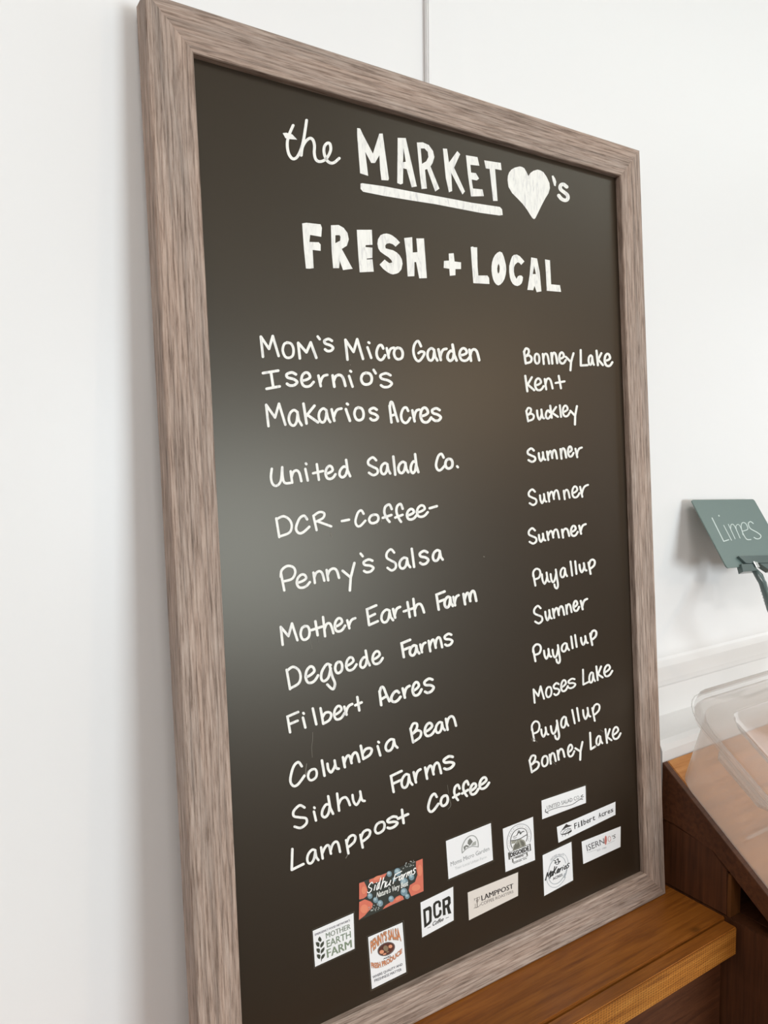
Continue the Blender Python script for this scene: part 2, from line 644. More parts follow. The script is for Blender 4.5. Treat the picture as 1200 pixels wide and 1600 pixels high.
# ------------------------------------------------------------------ handwriting
G = {
 'M': ["p 0,100 0,3 44,62 76,0 100,96"],
 'm': ["p 0,8 4,100", "s 3,62 16,28 32,8 44,22 50,84", "s 50,58 62,18 80,2 93,22 100,95"],
 'n': ["p 0,5 6,100", "s 5,52 25,14 58,2 85,25 100,95"],
 'o': ["s 58,2 22,10 0,50 14,90 48,100 86,85 100,45 86,10 48,0"],
 'a': ["s 78,14 50,0 15,20 0,58 10,92 36,100 60,78 76,30", "p 76,14 82,70 100,100"],
 'r': ["p 0,5 14,100", "s 12,72 32,34 60,8 100,0"],
 'c': ["s 88,22 70,0 36,6 4,45 6,82 36,100 70,92 100,68"],
 'C': ["s 88,24 68,0 34,10 6,48 0,76 18,98 50,97 100,70"],
 'G': ["s 76,26 55,0 20,15 0,50 10,86 40,100 80,80 100,58 72,52 46,60"],
 's': ["s 95,15 60,0 14,14 20,38 70,52 98,74 72,97 32,100 8,86"],
 'S': ["s 90,18 58,0 14,14 10,36 48,52 92,68 92,90 50,100 8,84"],
 'e': ["s 6,57 45,50 74,34 66,8 42,0 14,18 0,55 12,90 42,100 72,92 100,68"],
 'i': ["p 28,0 36,4", "p 0,32 10,100"],
 'l': ["p 0,0 0,100"],
 'd': ["s 74,44 45,38 10,58 0,84 24,100 58,88 78,56", "p 74,0 80,62 100,98"],
 'b': ["p 0,0 12,100", "s 8,62 40,40 80,45 98,65 75,92 12,100"],
 't': ["p 44,0 52,100", "p 0,56 100,46"],
 'h': ["p 0,0 4,100", "s 4,66 30,42 66,42 86,62 100,98"],
 'u': ["s 0,5 2,60 24,100 56,72 72,38", "s 70,0 74,60 84,86 100,94"],
 'y': ["p 0,22 60,52", "p 100,0 60,52 44,100"],
 'Y': ["s 0,16 5,46 26,62 60,50 90,14", "s 86,0 94,50 98,85 78,100 52,92 44,76"],
 'g': ["s 80,8 50,0 10,20 0,45 20,58 55,50 78,20", "s 72,8 84,50 100,80 88,98 70,95 42,75"],
 'p': ["p 0,15 14,100", "s 3,36 30,6 70,0 98,16 85,42 45,56 12,62"],
 'P': ["p 4,30 16,100", "s 0,42 10,15 50,0 90,8 100,30 75,55 20,62"],
 'B': ["p 0,20 12,100", "s 0,24 30,0 66,8 60,32 20,52", "s 20,52 65,45 98,62 80,88 12,98"],
 'D': ["p 0,5 10,100", "s 0,10 48,0 88,22 100,55 80,86 15,97"],
 'R': ["p 0,15 12,100", "s 0,16 35,0 64,10 56,36 10,52", "p 20,50 100,92"],
 'F': ["p 100,0 0,8 6,100", "p 4,54 86,48"],
 'E': ["p 100,0 0,8 6,98 100,90", "p 4,54 78,46"],
 'L': ["p 16,0 0,100 100,96"],
 'k': ["p 0,0 8,100", "p 86,16 12,66", "p 20,60 100,98"],
 'K': ["p 0,0 8,100", "p 86,12 12,62", "p 20,56 100,96"],
 'A': ["p 0,18 4,100", "s 0,28 20,2 48,6 72,50 100,96", "p 4,68 66,62"],
 'I': ["p 0,12 100,0", "p 52,6 58,92", "p 14,100 100,88"],
 'U': ["s 8,3 0,50 6,88 26,100 50,76 64,0", "s 64,0 62,52 70,88 100,92"],
 'f': ["s 92,28 74,0 34,10 20,42 40,80 60,100", "p 0,72 84,62"],
 "'": ["p 0,0 100,100"], '-': ["p 0,100 100,0"], '.': ["p 0,0 100,100"],
}


def parse(sp):
    k, rest = sp.split(' ', 1)
    return k == 's', [tuple(float(c) for c in q.split(',')) for q in rest.split()]


def glyph(inkset, ch, bb, slope, slant, w):
    """draw one letter so that it fills the box bb=(x0,y0,x1,y1); slope = rise of the line, slant = lean of the stems"""
    x0, y0, x1, y1 = bb
    W, H = max(x1 - x0, 0.5), max(y1 - y0, 0.5)
    strokes = []
    for sp in G[ch]:
        sm, pts = parse(sp)
        pts = [(x / 100 * W, y / 100 * H) for x, y in pts]
        if ch not in "'-.IltiP":
            pts = [(x, y + slope * x) for x, y in pts]
        if ch in 'tI':
            pts = [(x, y + slope * x * (0.9 if ch == 'I' else 0.7)) for x, y in pts]
        if ch == 'P':
            pts = [(x, y + slope * x * 0.6) for x, y in pts]
        pts = [(x + slant * y, y) for x, y in pts]
        strokes.append((sm, catmull(pts) if sm else pts))
    xs = [p[0] for _, s_ in strokes for p in s_]; ys = [p[1] for _, s_ in strokes for p in s_]
    ax, bx, ay, by = min(xs), max(xs), min(ys), max(ys)
    for sm, pts in strokes:
        q = [(x0 + (x - ax) / max(bx - ax, 1e-6) * W, y0 + (y - ay) / max(by - ay, 1e-6) * H) for x, y in pts]
        if ch == 'l':
            q = [(x0, y0), (x1, y1)]
        inkset.stroke(q, w, False)


# crops of the wall board: (left, top, magnification)
CR = {'A': (400, 510, 6), 'B': (580, 510, 6), 'C': (410, 690, 6), 'D': (560, 680, 6), 'E': (420, 840, 6), 'F': (560, 840, 6),
      'G': (430, 960, 6), 'H': (560, 960, 6), 'I': (440, 1060, 6), 'J': (580, 1100, 6), 'K': (440, 1200, 6),
      'L': (810, 530, 7.5), 'M': (810, 680, 7.5), 'N': (820, 860, 7.5), 'O': (820, 1030, 7.5)}
LINES = [
 (0.0, 0.12, 4.2, "A M45,90,212,285 o250,150,352,295 M395,150,565,300 '578,95,597,120 s640,118,722,232 M838,120,1003,312 i1045,150,1080,295 | B c50,175,130,315 r145,200,212,295 o213,200,295,308 G395,138,498,325 a527,205,620,320 r630,210,705,315 d715,172,800,322 e828,205,925,322 n920,215,1012,322"),
 (-0.02, 0.10, 4.2, "A I65,415,222,585 s285,432,385,555 e425,432,540,565 r585,455,668,560 n718,455,838,565 i872,418,905,565 o985,435,1085,545 '1102,408,1122,440 | B s85,440,192,570"),
 (-0.03, 0.12, 4.2, "A M95,725,275,935 a308,785,428,930 K445,725,580,910 a588,770,695,900 r708,770,800,885 i842,725,880,885 o922,760,1008,880 s1065,765,1142,880 | B A172,708,250,900 c280,760,365,905 r385,780,450,890 e462,762,562,900 s570,768,652,885"),
 (-0.10, 0.08, 4.0, "C U80,240,262,415 n265,270,365,385 i402,205,425,365 t475,212,568,358 e592,228,685,350 d722,172,822,335 | D S90,208,182,375 a210,262,298,365 l327,200,345,370 a375,250,468,355 d490,178,562,355 C728,175,815,330 o815,222,882,312 .925,292,932,300"),
 (-0.16, 0.08, 3.9, "C D130,700,275,895 C315,695,440,860 R478,660,645,830 -745,732,812,745 C872,645,965,795 o1000,685,1088,765 | D f228,650,312,812 f345,645,415,812 e455,692,545,790 e548,658,650,765 -668,665,735,685"),
 (-0.18, 0.08, 3.9, "E P112,265,248,495 e262,345,385,470 n418,315,520,425 n542,290,658,400 y692,238,802,495 '860,150,880,175 s888,205,980,325 | F S262,110,352,308 a385,188,485,290 l500,105,522,275 s575,125,655,250 a698,118,790,218"),
 (-0.27, 0.10, 4.1, "E M112,805,268,1005 o298,830,382,958 t400,785,498,915 h508,745,605,925 e618,755,715,880 r735,755,810,850 | F E80,635,182,820 a215,675,325,795 r325,650,390,750 t425,605,520,745 h515,575,615,730 F732,505,808,675 a808,555,885,655 r890,540,940,635 m985,500,1105,625"),
 (-0.32, 0.10, 4.0, "G D108,492,238,700 e285,488,402,642 g430,465,560,700 o562,445,628,550 e665,402,762,525 d797,340,885,500 e912,345,1008,465 | H F405,238,485,400 a482,290,570,385 r580,265,628,355 m658,215,785,345 s808,182,880,292"),
 (-0.36, 0.10, 4.1, "I F55,315,155,505 i200,325,222,460 l292,282,325,430 b365,280,465,425 e492,258,590,385 r588,240,662,340 t690,175,750,300 | H A198,680,290,850 c308,718,395,820 r415,670,480,780 e508,635,592,760 s618,602,705,735"),
 (-0.42, 0.10, 4.0, "I C82,785,215,1010 o248,850,330,955 l378,770,402,912 u430,770,535,880 m575,695,728,832 b742,632,845,755 i900,595,925,722 a975,570,1085,680 | J B368,180,468,360 e502,178,600,300 a605,170,690,270 n700,115,795,242"),
 (-0.42, 0.10, 4.1, "K S108,350,238,562 i303,370,322,492 d378,265,482,462 h520,240,640,400 u665,220,778,345 | J F185,628,285,825 a285,658,385,785 r398,612,462,735 m505,550,655,700 s680,490,775,612"),
 (-0.45, 0.06, 4.0, "K L95,760,205,955 a240,765,345,895 m370,690,548,848 p605,630,692,800 p738,580,830,745 o875,505,965,612 s992,455,1085,565 t1090,392,1185,515 | J C535,842,630,1010 o652,858,718,955 f768,758,828,900 f852,722,912,862 e928,745,1005,848 e1015,688,1105,795"),
 (0.03, 0.08, 3.5, "L B65,108,155,285 o190,170,245,285 n285,170,360,290 n385,160,455,285 e478,155,555,285 y555,165,645,365 L730,128,812,308 a822,190,885,300 k915,135,990,305 e1010,172,1100,315"),
 (-0.06, 0.12, 3.4, "L K80,430,185,610 e195,460,295,598 n308,460,400,588 t435,430,540,575"),
 (-0.10, 0.10, 3.3, "L B92,805,180,962 u218,825,300,940 c320,835,375,930 k372,780,462,920 l485,775,500,910 e520,778,600,905 y608,785,685,1000"),
 (-0.12, 0.10, 3.3, "M S108,155,198,312 u238,200,315,300 m335,175,452,290 n492,155,560,275 e580,132,645,250 r668,145,742,258"),
 (-0.20, 0.10, 3.2, "M S120,635,212,818 u252,690,328,795 m345,645,480,778 n530,640,600,750 e630,600,715,730 r722,582,815,722"),
 (-0.20, 0.10, 3.2, "M S120,1090,212,1270 u240,1155,315,1248 m335,1105,475,1228 n510,1095,595,1200 e615,1062,695,1180 r712,1042,788,1155"),
 (-0.25, 0.10, 3.2, "N P98,215,182,412 u200,260,290,390 Y302,225,388,445 a418,205,495,315 l535,130,555,295 l590,128,605,275 u640,150,722,255 p745,108,820,275"),
 (-0.28, 0.10, 3.2, "N S108,650,205,855 u240,700,315,818 m328,655,462,790 n482,630,548,745 e570,592,635,710 r655,568,730,690"),
 (-0.30, 0.10, 3.2, "N P98,1100,188,1298 u225,1155,308,1268 Y325,1110,412,1320 a432,1088,518,1185 l542,1010,560,1145 l588,992,608,1130 u658,1005,738,1105 p765,938,838,1108"),
 (-0.40, 0.08, 3.0, "O M102,318,225,510 o248,325,312,445 s338,280,405,420 e425,245,505,375 s510,228,592,340 L682,122,750,298 a755,155,822,275 k838,85,912,245 e930,68,1025,200"),
 (-0.38, 0.10, 3.1, "O P82,728,172,955 u192,800,275,908 Y305,720,402,938 a425,675,510,802 l555,595,585,750 l612,572,635,722 u682,570,768,700 p790,525,875,722"),
 (-0.42, 0.10, 3.1, "O B55,1128,165,1325 o200,1135,268,1255 n290,1100,362,1225 n382,1052,465,1178 e505,1002,580,1140 y592,970,675,1178 L765,862,825,1055 a838,900,908,1005 k945,820,1015,980 e1030,795,1122,935"),
]
import re
for slope, slant, wd, spec in LINES:
    letters = []
    for seg in spec.split('|'):
        toks = seg.split()
        cx, cy, mg = CR[toks[0]]
        for tk in toks[1:]:
            bb = [float(v) for v in tk[1:].split(',')]
            letters.append((tk[0], (cx + bb[0] / mg, cy + bb[1] / mg, cx + bb[2] / mg, cy + bb[3] / mg)))
    k = Ink(place_board(0.0002))
    for n_, (ch, bb) in enumerate(letters):
        nxt = letters[n_ + 1] if n_ + 1 < len(letters) else None
        glyph(k, ch, bb, slope, slant, wd * random.uniform(0.95, 1.05))
        # a capital or a dash after a lower-case letter starts a new word
        if nxt is None or (nxt[0] in '-ABCDEFGKLMPSU' and nxt[1][0] - bb[2] > 4 and (len(letters) < 16 or nxt[0] != 'M' or bb[2] < 480 or bb[2] > 510) and n_ > 1):
            k.done('handwritten_word', M_MARK, board)
            k = Ink(place_board(0.0002))


def cp(crop, pts):
    cx, cy, mg = crop
    if isinstance(pts, str):
        pts = [tuple(float(c) for c in q.split(',')) for q in pts.split()]
    return [(cx + x / mg, cy + y / mg) for x, y in pts]


P1, P2, P3, P4 = (430, 170, 7.5), (550, 180, 7.5), (680, 200, 10), (780, 240, 10)
P5, P6, P7, P8 = (460, 330, 10), (570, 340, 10), (680, 370, 10.909), (780, 370, 10.909)
PX = (0, 0, 1)
k = Ink(place_board(0.0002))
k.stroke(cp(P1, "210,195 185,250 158,320 142,390 145,470 165,540 205,585 250,572 290,505 322,410 345,290 368,135"), 4.6)
k.stroke(cp(P1, "305,545 318,455 355,385 405,345 442,365 460,430 458,520 475,590 515,618 575,603 620,555 650,480 642,415 612,402 578,440 572,510 597,590 640,632 690,630 750,580"), 4.6)
k.poly(cp(P1, "88,285 130,280 200,300 258,362 180,356 120,345"))
k.done('brush_lettering', M_MARK, board)
k = Ink(place_board(0.0002))
for o_, hs in ((("60,150 95,155 130,230 245,450 320,215 360,215 385,400 432,745 425,765 345,760 330,640 320,470 270,560 225,560 155,430 190,712 95,680 60,230"), ()),
              (("535,265 630,268 760,835 700,845 640,632 600,622 597,800 570,812 530,795"), ("604,385 630,545 598,552",)),
              (("760,320 830,318 900,350 950,420 965,490 945,560 920,600 1025,860 975,895 880,630 855,640 878,860 815,865 795,700"), ("805,390 850,390 888,430 895,490 870,540 820,570",))):
    k.poly(cp(P2, o_), [cp(P2, h) for h in hs])
for o_ in ("120,320 185,325 215,540 345,360 390,410 295,620 465,990 425,1040 250,700 265,985 215,1005 165,780",
           "480,425 660,455 690,590 550,575 560,695 635,705 685,790 650,820 570,805 590,945 740,960 760,1065 560,1070 510,720",
           "765,505 1025,545 1038,660 935,640 975,1140 905,1140 850,640 790,630"):
    k.poly(cp(P3, o_))
k.done('block_lettering', M_MARK, board)
k = Ink(place_board(0.0002))
k.poly(cp(PX, "563.3,287 566,286.3 600,291 634,297.5 708.7,311.3 736,316.6 781,323.3 784.5,327 785.5,336 780,336.7 750,332.5 680,319 643.3,313.3 599.3,306 567.3,299.6 563.3,295"))
k.done('underline', M_MARK, board)
k = Ink(place_board(0.0002))
k.poly(cp(P4, "130,410 135,350 155,295 190,250 240,220 320,200 360,208 395,232 425,285 457,350 485,305 535,268 600,250 645,262 690,290 740,360 785,460 792,540 770,620 720,700 660,815 600,940 565,1010 545,1024 520,1010 490,965 430,870 370,790 290,705 200,615 145,520"))
k.done('heart', M_MARK, board, 'white filled heart')
k = Ink(place_board(0.0002))
k.poly(cp(P4, "820,348 845,342 875,390 892,440 882,512 858,500 838,440"))
k.stroke(cp(P4, "1055,520 1000,480 958,500 962,560 1058,640 1072,700 1040,730 980,712 930,655"), 5.6)
k.done('brush_lettering', M_MARK, board)
k = Ink(place_board(0.0002))
for o_, hs in (("120,190 190,180 410,205 430,260 420,400 245,370 235,480 380,485 410,520 410,620 285,605 300,890 240,898 180,895 150,600", ()),
              ("570,220 690,215 770,260 830,340 850,440 820,540 740,590 910,900 760,920 708,775 700,890 605,890 580,600", ("640,375 705,375 720,400 715,460 640,500",))):
    k.poly(cp(P5, o_), [cp(P5, h) for h in hs])
k.poly(cp(PX, "557.5,359 581,359 582,382.5 571.5,383 571,386 581.8,387 581.8,403 573,404 573,405.5 582,405 584,424.5 562,425.5 560,400 558,370"))
for o_ in ("205,340 245,275 290,255 340,248 390,260 430,280 490,325 550,390 480,455 435,415 385,400 340,408 318,440 325,480 385,497 440,510 500,545 545,590 578,650 590,720 572,810 530,860 500,875 440,888 400,878 350,850 290,805 230,735 310,655 345,685 385,712 430,700 415,665 370,620 300,575 240,530 210,480 196,410",
           "615,320 740,305 750,545 822,540 805,325 925,325 945,600 970,945 850,950 802,695 775,695 775,915 670,920 650,600"):
    k.poly(cp(P6, o_))
k.done('block_lettering', M_MARK, board)
k = Ink(place_board(0.0002))
k.poly(cp(P7, "230,285 315,280 330,420 440,435 440,550 345,550 345,655 250,665 240,545 145,530 150,410 235,405"))
k.done('plus_mark', M_MARK, board)
k = Ink(place_board(0.0002))
k.poly(cp(P7, "605,175 640,165 660,178 715,180 722,500 735,660 890,660 918,700 925,805 650,790 620,400"))
k.poly(cp(P7, "1100,250 1060,270 1020,310 990,365 970,430 960,500 960,580 970,655 985,720 1010,775 1040,812 1075,830 1111,815 1150,775 1181,720 1202,640 1211,560 1205,480 1191,420 1170,340 1141,270"),
       [cp(P7, "1080,455 1096,500 1100,545 1092,600 1075,632 1060,590 1057,540 1066,490")])
k.poly(cp(P8, "195,400 220,335 250,308 300,302 350,330 395,378 430,420 375,480 345,445 312,435 270,475 252,520 250,590 262,655 295,718 318,672 350,658 385,662 405,690 400,740 385,790 350,825 310,840 265,828 230,800 200,750 182,690 170,600 170,500"))
k.poly(cp(P8, "545,350 645,370 690,600 720,930 640,945 600,835 580,910 480,905 520,640"), [cp(P8, "598,500 625,635 572,635")])
k.poly(cp(P8, "780,385 865,400 885,810 1035,825 1055,940 810,920 795,600"))
k.done('block_lettering', M_MARK, board)
# rubbed and stray marker traces
k = Ink(place_board(0.00015))
for cr, pts, wd in ((CR['C'], "640,858 652,895", 1.6), (CR['E'], "380,935 392,990 405,1045", 0.7), (CR['E'], "455,925 468,980", 0.5),
                    (CR['K'], "625,805 602,845", 1.3), (CR['I'], "292,505 290,580 282,650 288,740", 0.7), (CR['I'], "235,800 222,905 240,890", 1.2),
                    (CR['J'], "715,760 725,840", 0.6), (CR['D'], "212,780 212,815", 0.7), (CR['D'], "172,835 178,838", 1.4),
                    (CR['F'], "1175,178 1180,180", 1.6), (CR['O'], "100,930 145,970", 0.8), (CR['O'], "75,930 95,965", 0.8), (CR['O'], "820,1030 850,1000 870,970", 0.8),
                    (CR['O'], "885,830 920,850", 0.8), (CR['O'], "320,1195 365,1235", 0.8), (CR['K'], "245,25 222,65", 1.2),
                    (CR['A'], "882,358 885,362", 1.0), (CR['C'], "1115,730 1118,750", 0.8), (CR['J'], "735,890 745,950 720,985", 0.9)):
    k.stroke(cp(cr, pts), wd)
k.done('marker_traces', M_SMUDGE, board)['kind'] = 'stuff'


# ------------------------------------------------------------------ logo cards stuck on the board
def text_tris(s, bold=0.0, shear=0.0, spacing=1.0):
    cu = bpy.data.curves.new('t', 'FONT')
    cu.body = s
    cu.resolution_u = 2
    cu.offset = bold
    cu.shear = shear
    cu.space_character = spacing
    ob = bpy.data.objects.new('t', cu)
    me = ob.to_mesh()
    vs = [(v.co.x, v.co.y) for v in me.vertices]
    me.calc_loop_triangles()
    fs = [tuple(t.vertices) for t in me.loop_triangles]
    ob.to_mesh_clear()
    bpy.data.objects.remove(ob)
    bpy.data.curves.remove(cu)
    return vs, fs


def quad3(p):
    """curve through three points"""
    a, b, c = [Vector(q) for q in p]
    m = 2 * b - (a + c) / 2
    return lambda t: a * (1 - t) ** 2 + m * 2 * t * (1 - t) + c * t * t


def text_into(k, crop, s, top, bot, bold=0.0, shear=0.0, mono=False, ref=None):
    """lay printed text between a top and a bottom edge given in crop pixels (2 or 3 points each)"""
    def edge(e):
        e = cp(crop, e)
        if len(e) == 2:
            a, c = Vector(e[0]), Vector(e[1])
            return lambda t: a.lerp(c, t)
        return quad3(e)
    ft, fb = edge(top), edge(bot)
    if mono:
        n = len(s)
        for i, ch in enumerate(s):
            if ch == ' ':
                continue
            vs, fs = text_tris(ch, bold, shear)
            x0 = min(v[0] for v in vs); x1 = max(v[0] for v in vs)
            wch = min(0.86, 0.86)
            pts = []
            for v in vs:
                tx = (i + 0.07 + wch * (v[0] - x0) / max(x1 - x0, 1e-4)) / n
                if ch in 'il':
                    tx = (i + 0.30 + 0.4 * (v[0] - x0) / max(x1 - x0, 1e-4)) / n
                ty = v[1] / 0.72
                pts.append(tuple(fb(tx).lerp(ft(tx), ty)))
            k._add(pts, fs)
            if ch in 'il':
                k.stroke([tuple(fb((i + .1) / n)), tuple(fb((i + .9) / n))], 0.5, False)
        return
    thick = 'M' in s and bold > 0          # heavy M closes up when offset: overprint it instead
    vs, fs = text_tris(s, 0.0 if thick else bold, shear)
    xs = [v[0] for v in vs]
    x0, x1 = min(xs), max(xs)
    caps = 0.70 if ref is None else ref
    for sh in ((-bold, 0, bold) if thick else (0,)):
        pts = []
        for v in vs:
            tx = (v[0] + sh - x0) / (x1 - x0)
            pts.append(tuple(fb(tx).lerp(ft(tx), v[1] / caps)))
        k._add(pts, fs)


def card(crop, corners, label, paper=M_PAPER, sleeve=(0, 0, 0, 0)):
    """printed card in a clear sleeve; corners TL TR BR BL in crop pixels"""
    c4 = cp(crop, corners)
    pl = place_board(0.0)
    R = board_mat
    pts = [Vector(pl(c)) for c in c4]
    base = (pts[2] + pts[3]) / 2
    root = empty('logo_card', R @ Vector((base.x, REC - 0.0004, base.z)), (TILT, 0, 0))
    tag(root, label, 'card', 'supplier logo cards along the foot of the blackboard')

    def placer(lift):
        f = place_board(lift)

        def h(p, z=0.0):
            q = Vector(f(p, z))
            return (q.x - base.x, q.y - (REC - 0.0004), q.z - base.z)
        return h
    # sleeve: slightly larger thin sheet, then a painted highlight along its edge, then the paper
    ctr = Vector((sum(p[0] for p in c4) / 4, sum(p[1] for p in c4) / 4))

    def grow(l_, t_, r_, b_):
        (ax, ay), (bx, by), (cx_, cy_), (dx, dy) = c4
        return [(ax - l_, ay - t_ + 0.4 * l_), (bx + r_, by - t_ - 0.4 * r_), (cx_ + r_, cy_ + b_ - 0.4 * r_), (dx - l_, dy + b_ + 0.4 * l_)]

    def slab(name, q, top_lift, bot_lift, mat):
        ft, fb = placer(top_lift), placer(bot_lift)
        vs = [ft(p) for p in q] + [fb(p) for p in q]
        fs = [(0, 1, 2, 3), (7, 6, 5, 4), (0, 4, 5, 1), (1, 5, 6, 2), (2, 6, 7, 3), (3, 7, 4, 0)]
        bm = bmesh.new(); bm.from_mesh(mesh_from(vs, fs))
        return link(name, bm_done(bm), mat, root)
    if any(sleeve):
        slab('sleeve', grow(*sleeve), 0.00018, 0.00002, M_SLEEVE)
        k = Ink(placer(0.0002))
        gq = grow(*[s_ for s_ in sleeve])
        for i in range(4):
            k.stroke([gq[i], gq[(i + 1) % 4]], 0.55, False)
        k.done('sleeve_edge_highlight', M_EDGE_HIGHLIGHT, root)
    slab('paper', c4, 0.00045, 0.00019, paper)
    return root, placer


bpy.context.view_layer.update()
board_mat = Matrix.Translation(root_loc) @ Matrix.Rotation(TILT, 4, 'X')


def printed(root, placer, name, rgb, fn, lift=0.0006):
    k = Ink(placer(lift))
    fn(k)
    return k.done(name, ink(*rgb), root)


def ell(cx, cy, rx, ry, rot=0, n=24, a0=0, a1=360):
    r = math.radians(rot)
    out = []
    for i in range(n + (0 if a1 - a0 == 360 else 1)):
        a = math.radians(a0 + (a1 - a0) * i / n)
        x, y = rx * math.cos(a), ry * math.sin(a)
        out.append((cx + x * math.cos(r) - y * math.sin(r), cy + x * math.sin(r) + y * math.cos(r)))
    return out


# 1 green wheat card
c = (480, 1420, 15)
r, pl = card(c, "130,520 1085,100 1110,935 185,1360", 'white card with dark grain ear and stacked grey-green capitals, leftmost on the blackboard', sleeve=(1.6, 2.2, 1.2, 1.8))
printed(r, pl, 'small_print', (84, 76, 92), lambda k: text_into(k, c, "EMERGENCY FOOD NETWORK'S", [(180, 585), (1000, 245)], [(185, 635), (1005, 290)], 0.02))
printed(r, pl, 'print', (134, 142, 128), lambda k: text_into(k, c, "MOTHER", [(435, 572), (1008, 345)], [(447, 700), (1018, 465)], 0.022))
printed(r, pl, 'print', (128, 140, 120), lambda k: text_into(k, c, "EARTH", [(450, 745), (1020, 515)], [(462, 912), (1028, 665)], 0.014))
printed(r, pl, 'print', (130, 142, 120), lambda k: text_into(k, c, "FARM", [(455, 955), (1032, 718)], [(476, 1150), (1045, 900)], 0.028))


def leaves(k):
    for s_ in ("290,645 322,680 340,730 320,775 285,765 255,735 262,690", "200,785 245,780 285,795 290,850 280,892 240,888 212,850",
               "390,755 393,820 370,870 320,915 303,880 312,830 350,785", "215,935 260,926 298,940 300,990 290,1038 250,1030 222,990",
               "405,895 406,950 380,1005 325,1055 315,1010 330,960 370,920", "225,1072 270,1066 310,1085 308,1140 296,1180 255,1165 230,1125",
               "415,1040 414,1100 385,1150 345,1185 338,1235 325,1230 326,1130 350,1085"):
        k.poly(cp(c, s_))


printed(r, pl, 'emblem', (66, 68, 56), leaves)

# 2 orange salsa card
c2 = (565, 1430, 13.333)
r, pl = card(c2, "135,460 850,150 930,1185 215,1540", 'white card with arched orange lettering around a brown oval, lowest on the blackboard', sleeve=(2.0, 2.2, 2.0, 2.4))
PT, PB = [(182, 555), (490, 345), (790, 278)], [(198, 790), (500, 535), (828, 528)]
printed(r, pl, 'print', (176, 142, 120), lambda k: text_into(k, c2, "PENNY'S SALSA", PT, PB, 0.06), 0.0006)
printed(r, pl, 'print', (226, 138, 84), lambda k: text_into(k, c2, "PENNY'S SALSA", [(186, 565), (492, 355), (788, 290)], [(200, 775), (502, 522), (824, 518)], 0.0), 0.0008)
printed(r, pl, 'print', (184, 140, 118), lambda k: text_into(k, c2, "FRESH PRODUCE", [(192, 985), (480, 942), (845, 690)], [(205, 1090), (500, 1042), (845, 780)], 0.06), 0.0006)
printed(r, pl, 'print', (226, 142, 92), lambda k: text_into(k, c2, "FRESH PRODUCE", [(195, 992), (482, 950), (842, 700)], [(207, 1082), (500, 1034), (842, 770)], 0.0), 0.0008)
printed(r, pl, 'print', (40, 36, 40), lambda k: text_into(k, c2, "AND", [(448, 900), (605, 832)], [(455, 925), (612, 862)], 0.03))
printed(r, pl, 'small_print', (70, 66, 76), lambda k: (text_into(k, c2, "WHERE QUALITY AND", [(228, 1270), (848, 993)], [(238, 1322), (856, 1040)], 0.01),
                                                  text_into(k, c2, "FRESHNESS MATTER", [(265, 1340), (828, 1098)], [(275, 1395), (836, 1150)], 0.01)))
printed(r, pl, 'emblem', (110, 96, 92), lambda k: k.poly(cp(c2, ell(515, 705, 195, 132, -28))), 0.0006)
printed(r, pl, 'emblem', (92, 50, 40), lambda k: k.poly(cp(c2, ell(515, 705, 172, 110, -28))), 0.0008)
printed(r, pl, 'emblem', (222, 152, 118), lambda k: [k.poly(cp(c2, q)) for q in (ell(420, 765, 48, 40, -20), ell(600, 650, 42, 36, -20), ell(480, 810, 38, 18, -20))], 0.001)
printed(r, pl, 'emblem', (140, 120, 96), lambda k: [k.poly(cp(c2, q)) for q in (ell(505, 690, 52, 62, -20), ell(545, 765, 30, 16, -20))], 0.001)

# 3 berry card
c3 = (550, 1335, 10)
r, pl = card(c3, "110,440 1105,62 1120,575 105,1035", 'berry photo card of strawberries and blueberries with white script across it', paper=ink(54, 56, 50))


def reds(k):
    for s_ in ("112,450 190,426 225,500 245,560 232,650 180,690 112,705", "112,745 200,702 290,735 325,770 318,830 250,895 200,955 108,1026",
               "270,395 545,288 515,350 440,420 330,455 270,440", "1000,108 1103,66 1110,270 1118,573 925,655 885,560 905,480 985,430 1022,320 1000,200",
               "650,712 690,665 745,638 795,655 812,702 640,780 480,858 520,800"):
        k.poly(cp(c3, s_))


printed(r, pl, 'strawberries', (214, 116, 94), reds, 0.0006)
printed(r, pl, 'strawberries', (226, 136, 106), lambda k: [k.poly(cp(c3, q)) for q in (ell(185, 560, 40, 60), ell(190, 850, 60, 70, 20), ell(1060, 250, 35, 90), ell(1000, 520, 70, 50, -20), ell(400, 365, 70, 28, -22), ell(720, 690, 45, 25, -25))], 0.0008)['kind'] = 'stuff'
BB = ((582, 305, 46), (712, 275, 62), (815, 435, 72), (812, 585, 62), (280, 650, 46), (368, 712, 46), (440, 765, 52), (612, 695, 50), (930, 355, 50), (862, 655, 42), (660, 390, 36))
printed(r, pl, 'blueberries', (122, 146, 156), lambda k: [k.poly(cp(c3, ell(x, y, q * 0.86, q))) for x, y, q in BB], 0.0008)
printed(r, pl, 'blueberries', (168, 188, 194), lambda k: [k.poly(cp(c3, ell(x - q * .15, y - q * .25, q * 0.5, q * 0.45))) for x, y, q in BB], 0.001)


def specks(k):
    rr = random.Random(3)
    for i in range(26):
        x = rr.uniform(790, 985)
        y = 62 + 440 - x * 0.38 + rr.uniform(-10, 75) - 40
        k.poly(cp(c3, ell(x, y, rr.uniform(5, 10), rr.uniform(5, 9), 0, 7)))
    for i in range(30):
        x = rr.uniform(265, 450)
        y = 1000 - 0.42 * (x - 105) - rr.uniform(10, 110)
        k.poly(cp(c3, ell(x, y, rr.uniform(5, 10), rr.uniform(5, 10), 0, 7)))


printed(r, pl, 'blackberries', (172, 176, 170), specks, 0.0008)['kind'] = 'stuff'


